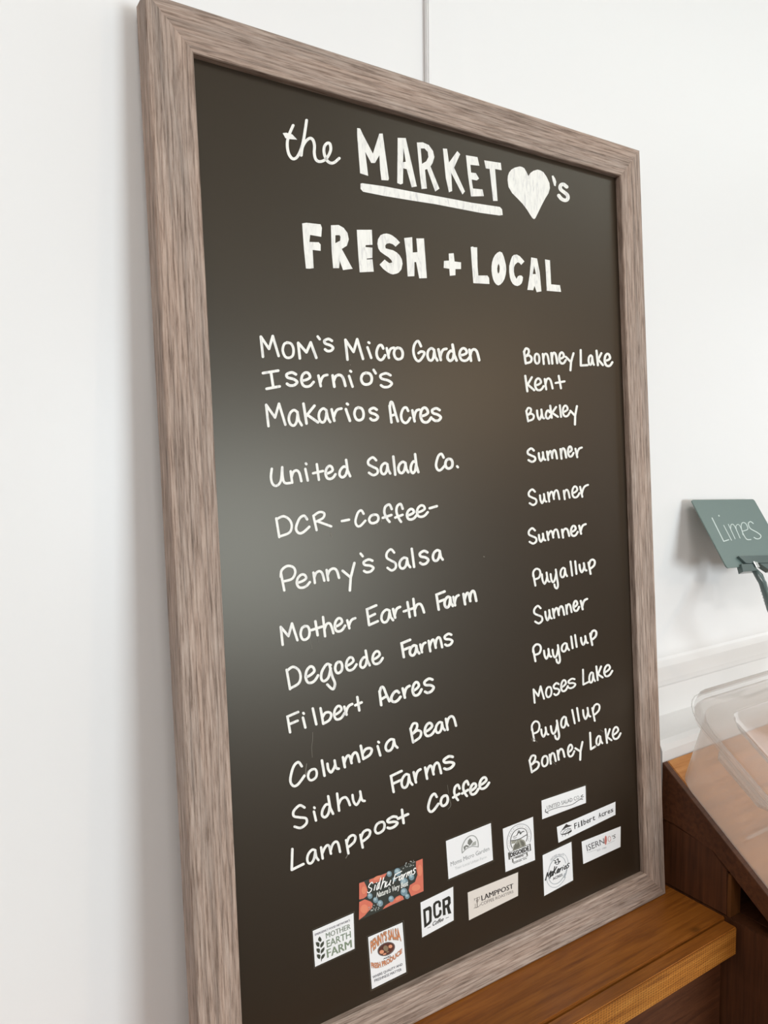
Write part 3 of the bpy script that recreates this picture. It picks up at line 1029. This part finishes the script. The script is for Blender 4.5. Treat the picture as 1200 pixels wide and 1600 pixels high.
def sidhu(k):
    for ch, bb in (('S', (240, 435, 325, 600)), ('i', (345, 440, 385, 560)), ('d', (385, 368, 448, 555)), ('h', (448, 362, 520, 545)), ('u', (528, 405, 605, 505)),
                   ('F', (640, 262, 775, 455)), ('a', (735, 315, 792, 405)), ('r', (798, 290, 846, 385)), ('m', (848, 250, 932, 355)), ('s', (945, 212, 995, 312))):
        q = cp(c3, [(bb[0], bb[1]), (bb[2], bb[3])])
        glyph(k, ch, (*q[0], *q[1]), -0.38, -0.35, 1.55)


printed(r, pl, 'script_print', (246, 244, 240), sidhu, 0.0012)
printed(r, pl, 'small_print', (228, 228, 222), lambda k: text_into(k, c3, "Nature's Very Best", [(375, 595), (870, 405)], [(380, 680), (885, 480)], 0.025, 0.35), 0.0012)

# 4 black capitals coffee card and 5 cream card
c4_ = (650, 1360, 7.0588)
r, pl = card(c4_, "50,355 410,180 415,550 68,740", 'small white card with three big black capitals, right of the berry card', sleeve=(0.9, 1.1, 0.9, 1.1))


def dcr(k):
    k.poly(cp(c4_, "78,432 150,393 168,405 174,440 174,560 152,592 92,636"), [cp(c4_, "106,452 136,437 145,450 146,552 136,570 117,588")])
    k.stroke(cp(c4_, "262,395 262,358 250,345 226,352 205,372 201,395 206,490 218,516 238,512 262,490 270,472 270,448"), 3.7, False)
    k.poly(cp(c4_, "290,322 362,282 380,295 384,360 366,392 390,472 356,482 338,410 324,417 328,490 298,498"), [cp(c4_, "318,336 346,324 352,334 353,362 345,374 321,386")])


printed(r, pl, 'print', (44, 42, 36), dcr)
printed(r, pl, 'small_print', (50, 46, 42), lambda k: (text_into(k, c4_, "Coffee", [(183, 568), (305, 512)], [(183, 615), (305, 553)], 0.02, 0.4),
                                                  k.stroke(cp(c4_, "128,637 160,622"), 0.7, False), k.stroke(cp(c4_, "330,527 360,515"), 0.7, False)))
r, pl = card(c4_, "570,245 1125,20 1125,280 585,550", 'cream card with small lantern drawing beside bold dark capitals', paper=M_CREAM, sleeve=(0.7, 0.9, 0.6, 0.3))


def serif_ticks(k, crop, a, b, n, w, ln):
    """tiny foot serifs along a baseline"""
    A, B = [Vector(q) for q in cp(crop, [a, b])]
    d = (B - A) / n
    for i in range(n):
        p = A + d * (i + 0.5)
        k.stroke([tuple(p - d * ln), tuple(p + d * ln)], w, False)


printed(r, pl, 'print', (56, 50, 48), lambda k: text_into(k, c4_, "LAMPPOST", [(720, 277), (1072, 142)], [(726, 335), (1074, 195)], 0.022))
printed(r, pl, 'small_print', (128, 118, 112), lambda k: text_into(k, c4_, "COFFEE ROASTERS", [(716, 352), (1072, 218)], [(720, 390), (1076, 245)], 0.0))
printed(r, pl, 'emblem', (120, 110, 104), lambda k: [k.stroke(cp(c4_, q), w_, False) for q, w_ in
        (("642,318 704,292", .6), ("645,335 645,312", .5), ("676,300 676,395", 1.0), ("664,330 688,322", .8), ("664,330 670,350 684,344 688,322", .5), ("640,418 656,405", .6), ("660,412 690,398", 1.0), ("700,395 712,372", .6), ("654,400 654,370", .5), ("700,300 700,320", .5))])

# 6 leaf arch card
c6 = (690, 1280, 13.333)
r, pl = card(c6, "90,455 1025,80 1070,850 145,1250", 'large white card with pale grey leaf arch over thin grey lettering', sleeve=(1.0, 2.0, 1.0, 1.9))
printed(r, pl, 'print', (140, 140, 140), lambda k: text_into(k, c6, "Moms Micro Garden", [(178, 895), (985, 562)], [(192, 985), (1000, 645)], -0.004, 0.12))
printed(r, pl, 'small_print', (196, 196, 196), lambda k: text_into(k, c6, "Your Local Urban Farm", [(275, 995), (930, 757)], [(285, 1055), (942, 805)], 0.0, 0.1))
printed(r, pl, 'emblem', (164, 164, 160), lambda k: (k.stroke(cp(c6, "430,705 425,620 445,530 500,425 570,360 640,340 705,368 750,440 765,520 762,575"), 1.5), k.stroke(cp(c6, "435,700 500,630 570,588 650,565 765,578"), 1.3)))
printed(r, pl, 'emblem', (124, 124, 118), lambda k: [k.poly(cp(c6, q)) for q in ("595,395 650,465 610,525 585,552 540,505 555,440", "458,575 515,535 580,560 540,585 508,570 485,648 465,625")])
printed(r, pl, 'emblem', (172, 172, 166), lambda k: k.poly(cp(c6, "720,452 718,535 650,552 612,552 655,485")))

# 7 round seal card
c7 = (775, 1270, 16)
r, pl = card(c7, "170,400 925,100 975,1180 240,1480", 'tall white card with a round field-and-bird seal above a boxed name banner', sleeve=(0.4, 0.5, 0.5, 1.2))
printed(r, pl, 'emblem', (130, 130, 134), lambda k: k.stroke(cp(c7, "350,985 295,880 275,760 285,640 330,500 410,380 510,310 610,284 710,292 790,335 850,420 878,530 875,640 850,730"), 0.75), 0.0006)
printed(r, pl, 'emblem', (158, 156, 144), lambda k: (k.poly(cp(c7, "430,835 500,740 520,680 620,655 700,680 735,730 750,820 600,885 420,955")), k.poly(cp(c7, "380,705 510,690 480,760 390,780"))), 0.0006)
printed(r, pl, 'emblem', (112, 110, 100), lambda k: [k.poly(cp(c7, q)) for q in ("430,930 470,800 500,760 520,800 560,720 600,830 560,880", "600,690 640,820 690,840 720,780 690,720 650,700")], 0.0007)
printed(r, pl, 'emblem', (76, 76, 72), lambda k: [k.stroke(cp(c7, q), w_) for q, w_ in
        (("410,885 368,770 370,660 410,540 480,450 560,400 640,385 710,400 760,450 785,530 780,640 755,710", 0.85), ("380,697 500,680 620,640 700,590 780,545", 1.0),
         ("520,560 545,520 565,455 590,450", 0.9), ("570,500 600,470 610,530 650,480 700,462", 1.2), ("430,610 480,580 520,570", 0.6), ("440,640 520,615", 0.5))], 0.0008)


def ringtext(k):
    pts = catmull([(345, 850), (322, 760), (325, 640), (365, 520), (440, 410), (530, 350), (620, 334), (710, 345), (775, 400), (820, 480), (826, 590), (810, 690)], 4)
    for i, p in enumerate(pts[::2]):
        if i % 5 == 4:
            continue
        k.stroke(cp(c7, [(p[0] - 4, p[1] + 14), (p[0] + 4, p[1] - 12)]), 0.55, False)


printed(r, pl, 'ring_marks', (176, 174, 170), ringtext, 0.0006)
printed(r, pl, 'banner', (90, 88, 82), lambda k: (k.poly(cp(c7, "300,1000 862,770 880,940 318,1178"), [cp(c7, "345,992 838,792 850,940 352,1155")]),
        [k.stroke(cp(c7, q), 0.6, False) for q in ("405,1150 420,1245 780,1090", "780,990 790,1060 800,1070", "430,1150 765,1005")],
        k.poly(cp(c7, "400,1160 430,1150 438,1220 398,1245 415,1210")), k.poly(cp(c7, "755,1000 785,990 780,1040 800,1068 768,1080"))), 0.0006)
printed(r, pl, 'print', (52, 50, 46), lambda k: text_into(k, c7, "DEGOEDE", [(352, 1010), (818, 828)], [(362, 1115), (828, 930)], 0.04), 0.0008)
printed(r, pl, 'small_print', (70, 68, 64), lambda k: (text_into(k, c7, "FARMS", [(495, 1105), (688, 1035)], [(498, 1148), (692, 1082)], 0.02), text_into(k, c7, "SUMNER, WA", [(435, 1252), (768, 1117)], [(440, 1282), (772, 1148)], 0.0)), 0.0008)

# 8 vine flourish card, 9 typewriter card, 10 red-letter card
c8 = (835, 1220, 8.5714)
r, pl = card(c8, "95,265 685,65 690,295 105,515", 'white card with thin serif capitals over a curling line, highest of the cards', sleeve=(0.6, 1.6, 1.2, 0.3))
printed(r, pl, 'print', (112, 112, 112), lambda k: (text_into(k, c8, "UNITED SALAD CO.", [(165, 335), (608, 190)], [(172, 388), (615, 240)], -0.002)))
printed(r, pl, 'flourish', (96, 94, 92), lambda k: [k.stroke(cp(c8, q), w_) for q, w_ in
        (("165,418 230,385 340,352 440,336 520,310 590,262 640,242", 0.9), ("152,385 148,415 165,425 185,432", 1.3), ("648,188 628,205 632,218 655,212", 1.2), ("625,240 645,246", 1.5))])
r, pl = card(c8, "300,620 1085,280 1085,455 322,830", 'long white strip card with typewriter lettering and small dark hut drawing', sleeve=(0.4, 0.3, 0.3, 0.6))
printed(r, pl, 'print', (58, 54, 54), lambda k: text_into(k, c8, "Filbert Acres", [(528, 572), (1055, 345)], [(535, 648), (1060, 410)], 0.012, 0.0, True))
printed(r, pl, 'emblem', (60, 56, 54), lambda k: ([k.poly(cp(c8, q)) for q in ("365,662 395,620 428,575 450,592 505,595 470,615 430,628", "345,700 365,712 430,700 495,655 500,680 470,700 400,722 360,722")],
        [k.stroke(cp(c8, q), 0.6) for q in ("350,690 375,660 420,645", "380,700 410,665 450,645", "420,700 445,668 490,640", "440,640 480,640 498,665", "378,722 376,745", "415,718 414,738", "458,705 458,725")]))
r, pl = card(c8, "632,815 1155,610 1152,885 655,1115", 'white card with fine serif capitals and one red letter, beside the right frame edge', sleeve=(0.3, 0.4, 0.3, 0.3))
printed(r, pl, 'print', (100, 96, 98), lambda k: (text_into(k, c8, "ISERN", [(692, 862), (928, 765)], [(708, 945), (940, 838)], 0.004), text_into(k, c8, "'S", [(1040, 735), (1088, 712)], [(1040, 788), (1088, 765)], 0.01)))
printed(r, pl, 'red_print', (198, 120, 110), lambda k: (k.poly(cp(c8, "955,732 968,748 972,800 962,850 952,862 942,840 938,790 944,750")), k.stroke(cp(c8, ell(1004, 778, 18, 36)), 0.7)))
printed(r, pl, 'small_print', (158, 158, 164), lambda k: (k.stroke(cp(c8, "700,965 830,925"), .35, False), k.stroke(cp(c8, "970,850 1075,800"), .35, False), text_into(k, c8, "EST. 1980", [(838, 922), (962, 880)], [(842, 946), (965, 902)], 0.0)))

# 11 round script card
c11 = (835, 1285, 8.5714)
r, pl = card(c11, "110,440 495,260 518,775 132,985", 'white card with double circle and bold black script name, below the strip card', sleeve=(1.0, 1.8, 0.8, 0.8))


def ring(k, rx, ry, w_, a0, a1):
    pts = []
    for i in range(29):
        a = math.radians(a0 + (a1 - a0) * i / 28)
        x, y = rx * math.cos(a), ry * math.sin(a)
        pts.append((305 + x, 640 + y - 0.45 * x))
    k.stroke(cp(c11, pts), w_, False)


printed(r, pl, 'emblem', (164, 168, 172), lambda k: (ring(k, 148, 222, 0.7, 40, 175), ring(k, 150, 222, 0.5, -60, -10), ring(k, 118, 178, 0.9, 30, 345), ring(k, 133, 200, 1.6, 10, 45)), 0.0006)
printed(r, pl, 'small_print', (150, 152, 158), lambda k: text_into(k, c11, "PASTURED MEATS", [(215, 495), (290, 430), (395, 425)], [(228, 520), (298, 458), (395, 450)], 0.0))
printed(r, pl, 'emblem', (60, 60, 60), lambda k: [k.stroke(cp(c11, q), w_) for q, w_ in (("262,512 285,515 275,548 300,535", 1.2), ("300,500 318,488 320,525 342,518", 1.3), ("288,560 312,562 330,545", 0.9), ("320,540 345,525", 1.2))])


def maka(k):
    for ch, bb, w_ in (('M', (148, 650, 222, 775), 1.7), ('a', (215, 655, 250, 725), 1.4), ('k', (250, 592, 300, 708), 1.4), ('a', (298, 618, 330, 680), 1.4), ('r', (336, 603, 366, 665), 1.4),
                       ('i', (372, 575, 392, 642), 1.2), ('o', (398, 580, 428, 628), 1.3), ('s', (432, 545, 468, 612), 1.3)):
        q = cp(c11, [(bb[0], bb[1]), (bb[2], bb[3])])
        glyph(k, ch, (*q[0], *q[1]), -0.4, -0.35, w_)


printed(r, pl, 'script_print', (48, 48, 46), maka)
printed(r, pl, 'small_print', (96, 94, 92), lambda k: text_into(k, c11, "ACRES", [(243, 742), (375, 682)], [(248, 775), (380, 712)], 0.03))

# ------------------------------------------------------------------ wooden shelf under the board
ZS = 1.45 - 0.5632 - 0.0008
GY = 0.5110                                            # joint between plank and lip rail
shelf = empty('wooden_display_shelf', (0.3, 0.58, 0.0))
tag(shelf, 'brown wooden shelf with rough-sawn front rail carrying the blackboard', 'shelf')


def sbox(name, lo, hi, mat, par, org, bevel=0.0015):
    o = box(name, [a - b for a, b in zip(lo, org)], [a - b for a, b in zip(hi, org)], mat, par, bevel)
    return o


SO = (0.3, 0.58, 0.0)
sbox('shelf_board', (-0.35, GY + 0.0014, ZS - 0.022), (0.8278, 0.6050 + 0.056, ZS), M_SHELF, shelf, SO)
# lip rail, its front face slightly out of square as in the photograph
zr = ZS - 0.001
rp = [(-0.35 - SO[0], GY - 0.0006 - SO[1]), (0.8215 - SO[0], GY - 0.0006 - SO[1]), (0.8215 - SO[0], 0.4934 - SO[1]), (-0.35 - SO[0], 0.5120 - 0.0012 - 0.0245 - SO[1] + 0.012)]
rail_o = prism('lip_rail', rp, 2, zr - 0.034, zr, M_RAIL, shelf, 0.0012)
rail_o.data.materials.append(M_SHELF)
for f_ in rail_o.data.polygons:
    if f_.normal.z > 0.8:
        f_.material_index = 1
sbox('front_panel', (-0.35, 0.512, 0.08), (0.8215, 0.526, zr - 0.0345 + 0.010), M_DARKW, shelf, SO)
sbox('side_panel', (-0.35, 0.528, 0.0), (-0.33, 0.655, ZS - 0.0225), M_DARKW, shelf, SO)
sbox('side_panel', (0.8075, 0.528, 0.0), (0.8275, 0.655, ZS - 0.0225), M_DARKW, shelf, SO)

# ------------------------------------------------------------------ sloping produce stand on the right
XS = 0.8288
stand = empty('produce_stand', (1.2, 0.5, 0.0))
tag(stand, 'dark brown wooden produce stand with sloping tray, right of the blackboard', 'stand')
TO = (1.2, 0.5, 0.0)


def zt(y, off=0.0):          # top surface of the sloping tray
    return 1.45 - 0.4048 - 0.760 * (0.6035 - y) - off


def sprism(name, poly, x0, x1, mat, bevel=0.001):
    return prism(name, [(a - TO[1], b - TO[2]) for a, b in poly], 0, x0 - TO[0], x1 - TO[0], mat, stand, bevel)


YT = 0.30
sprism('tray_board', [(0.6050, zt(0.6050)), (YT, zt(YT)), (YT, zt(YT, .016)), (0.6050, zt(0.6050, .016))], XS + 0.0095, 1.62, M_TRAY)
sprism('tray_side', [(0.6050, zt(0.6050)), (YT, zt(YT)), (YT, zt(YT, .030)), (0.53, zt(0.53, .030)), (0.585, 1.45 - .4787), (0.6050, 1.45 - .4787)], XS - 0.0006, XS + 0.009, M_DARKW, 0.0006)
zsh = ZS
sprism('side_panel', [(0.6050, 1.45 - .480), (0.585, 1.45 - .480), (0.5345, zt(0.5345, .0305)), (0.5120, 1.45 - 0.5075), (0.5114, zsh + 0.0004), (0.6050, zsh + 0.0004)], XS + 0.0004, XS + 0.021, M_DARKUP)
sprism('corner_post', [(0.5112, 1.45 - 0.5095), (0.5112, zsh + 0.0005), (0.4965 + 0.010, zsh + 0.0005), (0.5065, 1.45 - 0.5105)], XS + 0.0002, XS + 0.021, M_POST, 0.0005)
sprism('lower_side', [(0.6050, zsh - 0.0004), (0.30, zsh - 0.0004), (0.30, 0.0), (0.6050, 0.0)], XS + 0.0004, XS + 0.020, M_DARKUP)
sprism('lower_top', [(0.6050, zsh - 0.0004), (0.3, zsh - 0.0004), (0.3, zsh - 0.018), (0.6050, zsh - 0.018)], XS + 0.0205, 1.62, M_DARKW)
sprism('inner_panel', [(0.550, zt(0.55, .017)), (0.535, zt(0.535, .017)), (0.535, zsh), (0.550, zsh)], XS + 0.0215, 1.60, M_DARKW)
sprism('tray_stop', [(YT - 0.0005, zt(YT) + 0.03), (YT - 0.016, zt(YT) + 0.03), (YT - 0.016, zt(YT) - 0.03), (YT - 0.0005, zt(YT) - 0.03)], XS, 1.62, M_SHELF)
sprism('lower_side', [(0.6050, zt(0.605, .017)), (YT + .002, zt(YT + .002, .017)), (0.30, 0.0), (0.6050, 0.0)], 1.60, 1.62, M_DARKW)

# ------------------------------------------------------------------ clear food bin on the tray
ANG = math.atan(0.760)
# local frame on the slope: x right, y up the slope (towards the wall), z off the surface
bin_base = Vector((0.8305, 0.5865, zt(0.5865) + 0.0008))
bino = empty('food_bin', bin_base, (ANG, 0, 0))
tag(bino, 'frosted clear plastic food bin with lid lying on the sloping tray', 'bin')


def rrect(x0, y0, x1, y1, r, n=6):
    out = []
    for cx, cy, a0 in ((x1 - r, y1 - r, 0), (x0 + r, y1 - r, 90), (x0 + r, y0 + r, 180), (x1 - r, y0 + r, 270)):
        for i in range(n + 1):
            a = math.radians(a0 + 90 * i / n)
            out.append((cx + r * math.cos(a), cy + r * math.sin(a)))
    return out


def loft(name, rings, mat, parent, cap0=False, cap1=False, smooth=True):
    vs, fs = [], []
    n = len(rings[0])
    for rg in rings:
        vs += rg
    for i in range(len(rings) - 1):
        for j in range(n):
            k_ = (j + 1) % n
            fs.append((i * n + j, i * n + k_, (i + 1) * n + k_, (i + 1) * n + j))
    if cap0: fs.append(tuple(range(n))[::-1])
    if cap1: fs.append(tuple((len(rings) - 1) * n + j for j in range(n)))
    me = mesh_from(vs, fs, smooth)
    o = link(name, me, mat, parent)
    return o


BW, BL = 0.36, 0.30      # bin footprint: width right, length down the slope
BH = 0.118


def brect(e, r, z, k_=1.3):
    return [(x, y, z) for x, y in rrect(-e, -BL - e * 1.0, BW + e, e * k_, r)]


loft('tub', [brect(-0.012, .012, 0.0), brect(-0.004, .020, 0.0012), brect(0.0, .024, 0.005), brect(0.012, .030, BH * 0.5), brect(0.022, .034, BH * 0.88),
             brect(0.023, .035, BH - 0.012), brect(0.031, .040, BH - 0.011), brect(0.032, .041, BH - 0.017)], M_BIN, bino, cap0=True)
loft('lid', [brect(0.0345, .041, BH - 0.010), brect(0.036, .042, BH + 0.000), brect(0.034, .041, BH + 0.0035), brect(0.012, .028, BH + 0.0050),
             brect(0.008, .022, BH + 0.0075), brect(0.003, .019, BH + 0.0075), brect(-0.001, .017, BH + 0.0005)], M_LID, bino, cap1=True)
loft('lid_lip', [brect(0.0362, .042, BH - 0.0105), brect(0.0372, .043, BH - 0.0100), brect(0.0368, .0425, BH - 0.0088)], M_LID, bino)
# grip under the rim on the left side
tab = [(-0.0225, -0.020), (-0.034, -0.028), (-0.034, -0.090), (-0.0225, -0.100)]
vs = [(x, y, BH - 0.020) for x, y in tab] + [(x + .002, y, BH - 0.026) for x, y in tab]
link('grip', mesh_from(vs, [(0, 1, 2, 3), (7, 6, 5, 4), (0, 4, 5, 1), (1, 5, 6, 2), (2, 6, 7, 3), (3, 7, 4, 0)]), M_LID, bino)
for yy in (-0.10, -0.17, -0.24):
    bm = bmesh.new(); bm_box(bm, (0.03, yy, 0.002), (BW - 0.03, yy + 0.004, 0.004))
    link('base_rib', bm_done(bm), M_BIN, bino)

# ------------------------------------------------------------------ small hand-lettered price sign
zbar = 1.075                                           # distance along the view axis
ppu = zbar / FPX


def vp(px, py, dz=0.0):
    r_ = ray(px, py)
    return CAM + r_ * ((zbar + dz * ppu) / FPX)


TLs = vp(1080, 781, 0)
EX = vp(1178, 780, 100) - TLs
EY = vp(1133, 888, -51) - TLs
EYo = (EY - EX * (EY.dot(EX) / EX.length_squared))
ex, ey = EX.normalized(), EYo.normalized()
nz = ex.cross(ey).normalized()
if nz.dot(CAM - TLs) < 0:
    nz = -nz
W_, H_ = EX.length, EYo.length
# local: x right, z up, y away from the viewer
Rm = Matrix((ex, -nz, -ey)).transposed()
if Rm.determinant() < 0:
    print('sign frame flipped')
sgn = empty('price_sign', TLs + ex * W_ * 0.6 + ey * H_, Rm.to_euler())
tag(sgn, 'small tilted grey-green price sign lettered Limes on a clear clip arm above the food bin', 'sign')
sx, sz = W_ * 0.6, H_
pts = [(x - sx, z + 0.0) for x, z in rrect(0, 0, W_, H_, 0.004, 5)]
prism('sign_card', pts, 1, 0, 0.0016, M_SIGN, sgn)
inv = Matrix.Translation(TLs + ex * W_ * 0.6 + ey * H_) @ Rm.to_4x4()
inv = inv.inverted()


def place_sign(p, z=0.0):
    h = inv @ hit(p, TLs + nz * 0.0002, nz)
    return (h.x, -0.0002 - z, h.z)


k = Ink(place_sign)
cs = (1000, 740, 6)
for q, w_, sm in (("675,415 785,635 832,620", 1.5, False), ("738,392 742,398", 1.8, False), ("785,485 858,625", 1.1, False),
              ("828,475 892,612", 1.1, False), ("850,520 855,478 885,490 938,605", 1.1, True), ("905,535 900,490 925,478 950,520 965,575", 1.0, True),
              ("960,540 1010,520 990,468 958,462 948,500 965,560 1000,615 1040,618", 1.3, True),
              ("1062,468 1035,450 1015,470 1035,515 1095,550 1132,580 1125,605 1095,612 1068,598", 1.4, True)):
    k.stroke(cp(cs, q), w_, sm)
k.done('sign_lettering', M_CHALK, sgn)


def sgl(px, py, off=0.0):
    h = inv @ hit((px, py), TLs + nz * off, nz)
    return h


def bar(name, pts, th, mat, off=0.0):
    """flat bar with its outline on the sign's plane, given thickness towards the viewer"""
    P = [sgl(*p) for p in pts]
    return prism(name, [(q.x, q.z) for q in P], 1, -off - th, -off, mat, sgn, 0.0003, 1)


bar('clip_jaw', [(1150, 871), (1215, 869), (1228, 881), (1162, 882)], 0.004, M_CLIP, 0.0003)
bar('clip_body', [(1155, 883), (1177, 882), (1180, 893), (1158, 895)], 0.008, M_CLIP, -0.0045)
bar('clip_body', [(1184, 882), (1228, 880), (1232, 893), (1200, 893)], 0.008, M_CLIP, -0.0045)
bar('clip_pin', [(1172, 880), (1178, 881), (1182, 889), (1177, 889)], 0.0015, M_CHROME, 0.0045)


def tube(name, pts, rad, mat, parent, n=12):
    pts = [Vector(p) for p in pts]
    vs, fs = [], []
    ref = Vector((0.3, 0.2, 1)).normalized()
    for i, p in enumerate(pts):
        d = (pts[min(i + 1, len(pts) - 1)] - pts[max(i - 1, 0)]).normalized()
        a = d.cross(ref).normalized(); b = d.cross(a)
        for j in range(n):
            t = 2 * math.pi * j / n
            vs.append(p + (a * math.cos(t) + b * math.sin(t)) * (rad[i] if isinstance(rad, list) else rad))
    for i in range(len(pts) - 1):
        for j in range(n):
            k_ = (j + 1) % n
            fs.append((i * n + j, i * n + k_, (i + 1) * n + k_, (i + 1) * n + j))
    fs.append(tuple(range(n))[::-1]); fs.append(tuple((len(pts) - 1) * n + j for j in range(n)))
    return link(name, mesh_from(vs, fs, True), mat, parent)


arm = [sgl(1176, 887, -0.004), sgl(1186, 900, -0.004), sgl(1192, 912, -0.004), sgl(1197, 930, -0.004), sgl(1203, 952, -0.003), sgl(1214, 985, 0.0)]
rimw = bin_base + Matrix.Rotation(ANG, 3, 'X') @ Vector((0.215, 0.040, BH + 0.006))
rl = inv @ rimw
arm.append(arm[-1].lerp(rl, 0.5) + Vector((0, 0, -0.004)))
arm.append(rl)
tube('clip_arm', arm, [.0032, .0055, .0052, .0046, .0042, .004, .004, .004], M_CLIP, sgn)
# ratchet ridges on the arm
for i_ in range(5):
    p = (inv @ vp(1191.5 + 1.6 * i_, 923 + 5 * i_, 4))
    o = box('arm_ridge', (p.x - .0022, p.y - .002, p.z - .0005), (p.x + .002, p.y + .002, p.z + .0005), M_CLIP, sgn)
